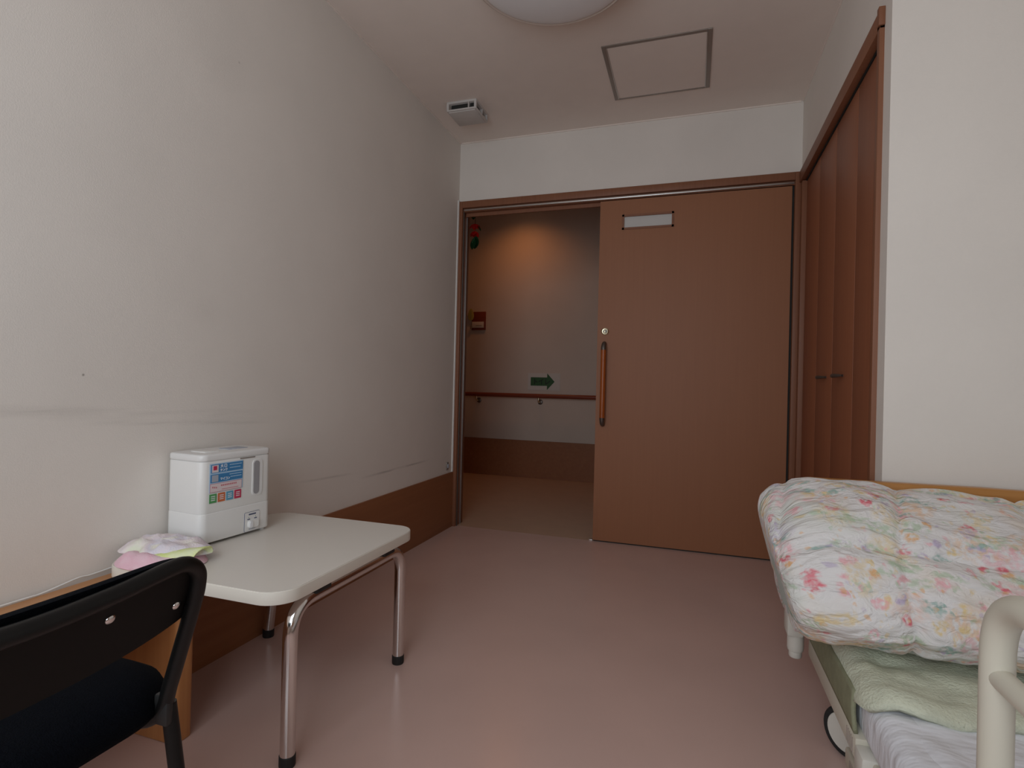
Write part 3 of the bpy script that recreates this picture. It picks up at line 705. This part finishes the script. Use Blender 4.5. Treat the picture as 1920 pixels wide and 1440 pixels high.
# control panel with rocker knob
cp = hrr('control_panel', .150, .207, .010, .070, .004, -.0012, .002, M['lnavy'], t)
hrr('panel_face', .1508, .2062, .0108, .0692, .0035, -.0018, .0, M['plastic2'], cp)
hbox('panel_print', .165, .192, .0605, .0645, -.0022, -.0016, M['lnavy'], cp)
for a in (.160, .186):
    hbox('panel_print', a, a+.010, .0465, .0495, -.0022, -.0016, M['lnavy'], cp); hbox('indicator', a+.004, a+.006, .0525, .0545, -.0022, -.0016, M['lgreen'], cp)
hbox('panel_print', .166, .190, .0155, .0178, -.0022, -.0016, M['lgrey'], cp)
hrr('knob', .161, .198, .021, .0435, .007, -.0085, -.0016, M['plastic'], cp)
hrr('knob_cap', .163, .174, .0225, .042, .0045, -.0115, -.008, M['lwhite'], cp)

# ================================================================== TOWEL beside the humidifier
tw = thing('hand_towel', 'crumpled pastel hand towel with pink and lime folds beside the humidifier', 'towel', (-1.33, 1.08, TZ))
def fold(name, outline, zb, h, m, seed, wav=.006, rings=9, bulge=3.0):
    O = spline([(x, y, 0) for x, y in outline], 8, True); n = len(O); c = sum(O, Vector())/n
    bm = bmesh.new()
    def ring(s, z_of): return [bm.verts.new((c.x+(p.x-c.x)*s, c.y+(p.y-c.y)*s, z_of(c+(p-c)*s, s))) for p in O]
    def ztop(p, s): return zb+max(.002, h*(1-s**bulge*.92)*(1+.55*noise.noise(Vector((p.x*22+seed, p.y*22, 0))))+wav*noise.noise(Vector((p.x*45, p.y*45+seed, 3)))*(1-.5*s))
    R_ = [ring(s, lambda p, s: zb) for s in (.3, .7, .96)]
    R_ += [ring(s, ztop) for s in [1-.02*0]+[1-(k/rings)**1.5*.97 for k in range(1, rings+1)]]
    for A, B in zip(R_, R_[1:]):
        for k in range(n): bm.faces.new((A[k], A[(k+1) % n], B[(k+1) % n], B[k]))
    bm.faces.new(R_[0][::-1]); bm.faces.new(R_[-1])
    return new_obj(name, bm, m, tw, 80)
fold('lower_fold', [(-1.438, 1.080), (-1.408, 1.026), (-1.350, .998), (-1.26, 1.010), (-1.20, 1.075), (-1.205, 1.125), (-1.27, 1.165), (-1.36, 1.17), (-1.44, 1.14)], TZ, .030, M['towel_pink'], 2.3, .004, bulge=6)
fold('upper_fold', [(-1.456, 1.115), (-1.440, 1.062), (-1.405, 1.036), (-1.36, 1.048), (-1.33, 1.030), (-1.265, 1.050), (-1.210, 1.092), (-1.195, 1.135), (-1.255, 1.178), (-1.33, 1.185), (-1.40, 1.185), (-1.445, 1.17)], TZ+.022, .026, M['towel_pastel'], 5.1, .010, bulge=5)
# lime inner face curling open at the right end
Ltop = lambda u, v: Vector((-1.300+.108*u, 1.050+.056*u+.008*math.sin(u*5), TZ+.022+.002*u)) + Vector((.010*math.sin(v*math.pi)*u, .030*math.cos(v*math.pi), .002+.024*math.sin(v*math.pi)*(.30+.70*u)))
me = gridmesh('lime_fold', lambda i, j: Ltop(i/11, j/11), 12, 12)
bm = bmesh.new(); bm.from_mesh(me); bmesh.ops.solidify(bm, geom=bm.faces[:], thickness=.003); new_obj('lime_fold', bm, M['towel_lime'], tw, 80)

# ================================================================== POWER CORD
pts = [(-1.452, -.2, .403), (-1.452, .4, .403), (-1.455, .815, .404), (-1.457, .889, .403), (-1.461, .972, .412), (-1.462, 1.004, .410), (-1.460, 1.066, .414), (-1.455, 1.095, .424), (-1.449, 1.14, .444), (-1.452, 1.20, .4435)]
tag(new_obj('power_cord', tube(bmesh.new(), spline(pts, 8), .0023, 8), M['cordwhite'], None, 70), 'thin white power cord running along the wall from behind the towel', 'cord')

# ================================================================== BLACK FOLDING CHAIR (faces the left wall)
t = thing('chair', 'black folding chair with a mesh seat facing the left wall', 'chair', (-.8, .37, 0))
CYc = .370
def back_pt(v, z, off=0.0):
    """v in -1..1 across, z height; off>0 moves forward (towards the wall)"""
    half = .2125
    x = -.620 - .006*(abs(v)**4.0) - .40*(.680-z) - off
    return Vector((x, CYc+half*v, z))
HR = .0105
# back hoop: down the two sides to the front legs
def hoop():
    side = [(-.650, .585, .610), (-.674, .590, .550), (-.700, .595, .485), (-.722, .600, .440), (-.775, .602, .412), (-.92, .605, .402), (-1.03, .608, .380), (-1.065, .610, .30), (-1.09, .612, .012)]
    top = [(-.616, CYc, .672), (-.619, CYc+.085, .675), (-.623, CYc+.155, .681), (-.626, CYc+.183, .678), (-.632, CYc+.204, .662), (-.640, .582, .638)]
    r_ = top+side; l_ = [(x, 2*CYc-y, z) for x, y, z in r_[:0:-1]]
    return spline(l_+r_, 6)
new_obj('frame_tube', tube(bmesh.new(), hoop(), HR, 14), M['black_tube'], t, 70)
for s in (1, -1):
    Y = lambda y: CYc+s*(y-CYc)
    lg = new_obj('rear_leg', tube(bmesh.new(), [(-.712, Y(.603), .452), (-.70, Y(.611), .34), (-.652, Y(.632), .012)], HR, 14), M['black_tube'], t, 70)
    new_obj('foot', lathe(bmesh.new(), [(0, 0), (.013, 0), (.014, .03), (.0105, .034), (0, .034)], Matrix.Translation((-.651, Y(.632), 0)), 14), M['rubber'], lg, 50)
    new_obj('foot', lathe(bmesh.new(), [(0, 0), (.013, 0), (.014, .03), (.0105, .034), (0, .034)], Matrix.Translation((-1.09, Y(.612), 0)), 14), M['rubber'], t, 50)
    bm = bmesh.new(); b2 = bmesh.new(); box(b2, -.012, .014, -.006, .006, -.028, .016, bev=.004); merge(bm, b2, Matrix.Translation((-.714, Y(.596), .452))); new_obj('pivot_bracket', bm, M['black'], t, 40)
new_obj('crossbar', tube(bmesh.new(), [(-.688, 2*CYc-.616, .255), (-.688, .616, .255)], .008, 10), M['black_tube'], t, 60)
new_obj('crossbar', tube(bmesh.new(), [(-1.076, 2*CYc-.611, .18), (-1.076, .611, .18)], .008, 10), M['black_tube'], t, 60)
# backrest: plastic shell outside, mesh pad inside
def zlow(v): return .592-.026*(1-abs(v)**2.5)
def zhigh(v): return .674+.008*abs(v)**2-.032*abs(v)**9
NU, NV = 41, 17
def slab(name, off0, off1, m, grow_top=0.0, parent=None, vmax=.995):
    bm = bmesh.new(); F, B = [], []
    for i in range(NU):
        v = (-1+2*i/(NU-1))*vmax; f, b = [], []
        for j in range(NV):
            u = j/(NV-1); z = zlow(v)+(zhigh(v)+grow_top-zlow(v))*u
            e = min(1, 6*min(u, 1-u)+.15, 10*(1-abs(v)/vmax)+.15)**.5
            f.append(bm.verts.new(back_pt(v, z, off0+(off1-off0)*e))); b.append(bm.verts.new(back_pt(v, z, off0)))
        F.append(f); B.append(b)
    for i in range(NU-1):
        for j in range(NV-1):
            bm.faces.new((F[i][j], F[i+1][j], F[i+1][j+1], F[i][j+1])); bm.faces.new((B[i][j], B[i][j+1], B[i+1][j+1], B[i+1][j]))
    for i in range(NU-1):
        bm.faces.new((F[i][0], B[i][0], B[i+1][0], F[i+1][0])); bm.faces.new((F[i][-1], F[i+1][-1], B[i+1][-1], B[i][-1]))
    for j in range(NV-1):
        bm.faces.new((F[0][j], F[0][j+1], B[0][j+1], B[0][j])); bm.faces.new((F[-1][j], B[-1][j], B[-1][j+1], F[-1][j+1]))
    return new_obj(name, bm, m, parent or t, 60)
bk = slab('back_shell', .004, .010, M['shell'])
slab('back_pad', .010, .040, M['mesh'], .013)
for sv, sz in ((.44, .639), (.90, .617), (-.44, .639), (-.90, .617)):
    p_ = back_pt(sv, sz, .004); Q = Vector((1, 0, -.40)).normalized().to_track_quat('Z', 'Y').to_matrix().to_4x4()
    sc = new_obj('screw', lathe(bmesh.new(), [(0, 0), (.0062, 0), (.0058, .0016), (.003, .0028), (0, .003)], Matrix.Translation(p_) @ Q, 16), M['chrome'], bk, 60)
# seat
SX0, SX1, SW = -1.125, -.716, .250
bm = bmesh.new(); out = [(x, y) for x, y in rrect(SX1-SX0, 2*SW, .10, 10)]
SMt = Matrix.Translation(((SX0+SX1)/2, CYc+.036, 0))
lv = [(.030, .428), (.006, .430), (0, .440), (0, .452), (.006, .466), (.022, .478), (.05, .486), (.10, .491), (.17, .493)]
rings = [[bm.verts.new(SMt @ Vector((x*(1-2*i/(SX1-SX0)), y*(1-2*i/(2*SW)), z))) for x, y in out] for i, z in lv]
for A, B in zip(rings, rings[1:]):
    for k in range(len(out)): bm.faces.new((A[k], A[(k+1) % len(out)], B[(k+1) % len(out)], B[k]))
bm.faces.new(rings[0][::-1]); bm.faces.new(rings[-1])
new_obj('seat', bm, M['mesh'], t, 60)
bm = bmesh.new(); prism(bm, rrect(SX1-SX0-.07, 2*SW-.08, .08, 8), .416, .429, SMt, .003); new_obj('seat_pan', bm, M['black'], t, 40)

# ================================================================== BED
bd = thing('bed', 'low beige steel care bed with a wooden end board and casters', 'bed', (.78, .85, 0))
BX0, BX1 = .288, 1.235
# end boards
def endboard(y0, y1, ztop):
    bm = bmesh.new(); pts = [(BX0, .315), (BX1, .315), (BX1, ztop-.05), (BX1-.012, ztop-.018), (BX1-.05, ztop-.003), ((BX0+BX1)/2, ztop), (BX0+.05, ztop-.003), (BX0+.012, ztop-.018), (BX0, ztop-.05)]
    A = [bm.verts.new((x, y0, z)) for x, z in pts]; B = [bm.verts.new((x, y1, z)) for x, z in pts]
    bm.faces.new(A); bm.faces.new(B[::-1])
    for i in range(len(pts)): bm.faces.new((A[i], B[i], B[(i+1) % len(pts)], A[(i+1) % len(pts)]))
    bmesh.ops.bevel(bm, geom=bm.edges[:], offset=.006, segments=2, affect='EDGES', profile=.5)
    return new_obj('end_board', bm, M['bedwood'], bd, 40)
endboard(1.808, 1.840, .676); endboard(-.225, -.193, .74)
for ya, yb in ((1.80, 1.848), (-.233, -.185)):
    boxobj('end_rail', (BX0+.03, BX1-.03, ya, yb, .235, .318), M['beige2'], bd, .006)
    for xx in (BX0, BX1): 
        boxobj('bumper_bracket', (xx-.006, xx+.040, ya-.012, yb+.004, .205, .290), M['beige2'], bd, .008)
        bp_ = new_obj('corner_bumper', lathe(bmesh.new(), [(0, .138), (.016, .138), (.018, .142), (.018, .156), (.021, .158), (.023, .165), (.023, .206), (0, .206)], Matrix.Translation((xx+.022, (ya+yb)/2-.005, 0)), 20), M['beige2'], bd, 40)
# lower side frame, deck, wire mattress guides
for s, xx in ((0, .372), (1, 1.178)):
    boxobj('side_rail', (xx, xx+.026, -.15, 1.74, .088, .150), M['beige'], bd, .004)
    X = (lambda a, b: (xx+a, xx+b)) if s == 0 else (lambda a, b: (xx+.026-b, xx+.026-a))
    boxobj('deck_edge', (*X(-.032, .010), 1.315, 1.795, .158, .206), M['beige'], bd, .005)
    boxobj('deck_edge', (*X(-.014, .012), .10, 1.300, .150, .190), M['beige'], bd, .005)
    boxobj('hinge_block', (*X(-.034, .004), 1.262, 1.318, .140, .196), M['beige2'], bd, .008)
    boxobj('side_link', (*X(-.030, -.004), .70, 1.400, .098, .140), M['beige'], bd, .006)
    boxobj('rail_cover', (*X(-.0315, -.029), .75, 1.36, .106, .132), M['greybar'], bd, .002)
    e = -1 if s == 0 else 1; xg = xx-.020 if s == 0 else xx+.026
    for yy in (1.66, .35):
        bm = tube(bmesh.new(), fillet([(xx+.006, yy, .19), (xg, yy, .185), (xg, yy, .290), (xg, yy+.13, .290), (xg, yy+.13, .185), (xx+.006, yy+.13, .19)], .02), .0045, 10)
        new_obj('mattress_guide', bm, M['beige2'], bd, 60)
for k, (ya, yb) in enumerate(((-.14, .50), (.51, .98), (.99, 1.30), (1.31, 1.80))):
    boxobj('deck_panel', (.385, 1.165, ya, yb, .160, .182), M['beige'], bd, .004)
boxobj('cross_beam', (.398, 1.178, 1.60, 1.65, .09, .150), M['beige'], bd, .004)
boxobj('cross_beam', (.398, 1.178, -.02, .03, .09, .150), M['beige'], bd, .004)
# warning sticker print on the rail
for i in range(5): boxobj('sticker_line', (.3385, .3405, 1.328+.011*i, 1.3325+.011*i, .166, .198), M['greybar'], bd)
def caster(cx, cy, ang):
    n = Vector((math.cos(ang), math.sin(ang), 0)); R = .062
    Mx = Matrix.Translation((cx, cy, R)) @ n.to_track_quat('Z', 'Y').to_matrix().to_4x4()
    w_ = new_obj('caster', lathe(bmesh.new(), [(R-.015, -.013), (R-.004, -.013), (R, -.008), (R, .008), (R-.004, .013), (R-.015, .013)], Mx, 36), M['rubber'], bd, 40)
    new_obj('wheel_disc', lathe(bmesh.new(), [(0, -.013), (R-.014, -.0125), (R-.014, .0125), (R-.016, .0145), (0, .0165)], Mx, 36), M['beige2'], w_, 30)
    bm = bmesh.new(); tube(bm, [(cx+.03, cy+.03, .10), (cx+.03, cy+.03, .17)], .016, 14); b2 = bmesh.new(); box(b2, -.02, .045, -.016, .016, .085, .125, bev=.006); merge(bm, b2, Matrix.Translation((cx, cy, 0)) @ Matrix.Rotation(.6, 4, 'Z'))
    new_obj('fork', bm, M['beige2'], w_, 40)
    bm = bmesh.new(); b2 = bmesh.new(); box(b2, -.02, .02, -.03, .03, .120, .128, bev=.002); merge(bm, b2, Matrix.Translation((cx+.01, cy-.02, 0))); new_obj('brake_pedal', bm, M['rubber'], w_, 40)
caster(.398, 1.600, math.radians(222)); caster(1.18, 1.615, math.radians(-30)); caster(.42, .02, math.radians(200)); caster(1.18, .02, math.radians(-30))

# mattress with white cover
MX0, MX1, MY0, MY1, MZ0, MZ1 = .358, 1.195, -.17, 1.79, .184, .298
bm = bmesh.new()
prof_n = 40; out = rrect(MX1-MX0, MY1-MY0, .06, 8)
SM_ = Matrix.Translation(((MX0+MX1)/2, (MY0+MY1)/2, 0)); prism(bm, out, MZ0, MZ1, SM_, .035, 6)
mt = tag(new_obj('mattress', bm, M['sheet'], None, 60), 'thin mattress in a rumpled white sheet on the care bed', 'mattress')
# rumpled sheet over its top: fine grid
def sheet_fn(i, j):
    u, v = i/60, j/120; x = MX0+.012+(MX1-MX0-.024)*u; y = MY0+.03+(1.62-MY0)*v
    e = min(u, 1-u)*60; drop = .045*max(0, 1-e/5)**2
    z = MZ1+.004-drop+.010*noise.noise(Vector((x*7, y*11, 1)))+.006*noise.noise(Vector((x*22+y*9, y*16, 4)))
    return (x, y, max(z, MZ1-.034))
me = gridmesh('top_sheet', sheet_fn, 61, 121); o = link_mesh('top_sheet', me, M['sheet'], mt, 180)

# green fleece blanket over the middle of the mattress, hanging over the side
bl = thing('fleece_blanket', 'pale green fleece blanket hanging over the mattress edge below the quilt', 'blanket', (.7, 1.5, MZ1))
def fleece(i, j, nu=70, nv=56, lift=0.0):
    u = i/(nu-1); v = j/(nv-1)
    # across: down the left side then over the top
    s = .095+u*.885
    front = 1.252 + .014*math.sin(s*21) + .010*math.sin(s*9+1)
    if s < .10:
        a = s/.10; x = MX0-.010; z = .200+.072*a; front = 1.365-.02*a
        x -= .004*math.sin(a*math.pi)
    elif s < .15:
        a = (s-.10)/.05*math.pi/2; x = MX0-.010+.042*(1-math.cos(a)); z = .272+.045*math.sin(a); front = 1.290-.035*math.sin(a)
    else:
        x = MX0+.032+(s-.15)*.93; z = .317
    y = front+(1.785-front)*v
    z += (.010*noise.noise(Vector((x*9, y*9, 2)))+.004*noise.noise(Vector((x*30, y*30, 6))))*(1 if s > .12 else .25)
    # a soft dent
    d = Vector((x-.425, y-1.445)).length
    z -= .016*math.exp(-(d/.045)**2)
    rim = max(0, 1-v*9)
    z += .008*math.sin(min(1, v*9)*math.pi)*(1 if s > .14 else 0) - .012*rim*rim*(1 if s > .12 else 0)
    return Vector((x, y, z+lift))
me = gridmesh('blanket_top', fleece, 70, 56)
md_o = link_mesh('blanket_top', me, M['fleece'], bl, 180)
sm = md_o.modifiers.new('thickness', 'SOLIDIFY'); sm.thickness = .014; sm.offset = 0
# darker reverse hanging at the side
def rev(i, j):
    u, v = i/9, j/39
    return Vector((MX0-.013-.003*math.sin(u*3.1), 1.330+.012*u+(1.80-1.33)*v+.0*u, .207+.086*u))
me = gridmesh('blanket_side', rev, 10, 40); ro = link_mesh('blanket_side', me, M['fleece_back'], bl, 180)
sm = ro.modifiers.new('thickness', 'SOLIDIFY'); sm.thickness = .008; sm.offset = 0

# floral quilt piled at the end board
def quilt_mesh():
    base = [(1.47, .338), (1.62, .333), (1.775, .338), (1.800, .43), (1.800, .56), (1.796, .640), (1.765, .676), (1.69, .672), (1.60, .645), (1.52, .610), (1.44, .560), (1.392, .510), (1.366, .460), (1.370, .416), (1.400, .380)]
    prof = spline([(0, y, z) for y, z in base], 12, True); n = len(prof)
    cum = [0]
    for a, b in zip(prof, prof[1:]+prof[:1]): cum.append(cum[-1]+(b-a).length)
    c = Vector((0, 1.57, .48)); X0q, X1q, NX = .180, 1.20, 150
    xs = []
    for i in range(NX):
        u = i/(NX-1); xs.append(u)
    def fn(i, j):
        p = prof[j % n]
        if i < 34:
            th = (i/33)*math.pi/2; x = X0q+.125*(1-math.cos(th))**1.6; sc = max(.02, math.sin(th))**.33
        else:
            x = X0q+.125+(X1q-X0q-.125)*(i-33)/(NX-1-33); sc = 1.0
        # overall height drops gently to the right; left end leans out as it rises
        y = c.y+(p.y-c.y)*(sc if p.y > c.y else sc**.5); z = c.z+(p.z-c.z)*(sc if p.z > c.z else sc**.3)
        hgt = (z-.33)/.34
        z -= .055*max(0, 1-(x-X0q)/.17)**2*max(0, hgt)
        z -= .030*max(0, (x-.40)/.45)*max(0, hgt)*(1 if x > .4 else 0)
        x2 = x + .075*(1-hgt)*max(0, 1-(x-X0q)/.40) - .004*hgt
        # front hem undulates
        if y < 1.44: z += .010*math.sin(x*14+.6)*max(0, (1.44-y)/.09)
        nrm = Vector((0, y-c.y, z-c.z)); nrm = nrm.normalized() if nrm.length > 1e-4 else Vector((0, 0, 1))
        q = Vector((x, y, z))
        # quilting: puffed squares with stitched grooves, and pulled wrinkles
        s_ = cum[j % n]
        gx = abs(math.sin(math.pi*(x-.22+.05*math.sin(y*6))/.27)); gs = abs(math.sin(math.pi*(s_-.10)/.30))
        groove = min(gx, gs); puff = .020*(1-math.exp(-groove*5))-.012
        wr = .012*noise.noise(Vector((x*7+y*3, y*6, z*12)))+.011*(1-abs(noise.noise(Vector((x*4+y*5, y*14+x*3, z*22))))*2)*.6+.004*noise.noise(Vector((x*24, y*40, z*40)))
        low = 1 if z > .345 else .15
        q += nrm*(puff+wr)*low*min(1, sc+.2)
        q.y = min(q.y, 1.803); q.x = x2
        return q
    me = gridmesh('floral_quilt', fn, NX, n, True, uv=lambda i, j: ((X0q+.125+(X1q-X0q-.125)*(i-33)/(NX-1-33)) if i >= 33 else X0q+.125-.125*(33-i)/33*1.2, cum[j] if j < len(cum) else cum[-1]))
    bm = bmesh.new(); bm.from_mesh(me); bm.verts.ensure_lookup_table()
    bm.faces.new([bm.verts[j] for j in range(n)][::-1]); bm.faces.new([bm.verts[(NX-1)*n+j] for j in range(n)])
    bm.to_mesh(me); bm.free()
    return me
o = link_mesh('floral_quilt', quilt_mesh(), M['floral'], None, 180)
tag(o, 'white floral quilt in pink, orange and green piled at the bed end', 'quilt')

# grab rail on the near side of the bed
t = thing('bed_rail', 'beige tubular grab rail on the near side of the bed', 'bed rail', (.345, .45, .15))
RX = .3385; yA, yB = .770, .13
new_obj('hoop', tube(bmesh.new(), fillet([(RX, yA, .10), (RX, yA, .700), (RX, yB, .700), (RX, yB, .10)], .075, 14), .0165, 24), M['beige'], t, 70)
new_obj('mid_bar', tube(bmesh.new(), [(RX, yA, .607), (RX, yB, .607)], .0125, 20), M['beige'], t, 70)
new_obj('mid_bar', tube(bmesh.new(), [(RX, yA, .40), (RX, yB, .40)], .0125, 20), M['beige'], t, 70)
for yy in (yA, yB): new_obj('socket', tube(bmesh.new(), [(RX, yy, .085), (RX, yy, .16)], .021, 18), M['beige2'], t, 60)
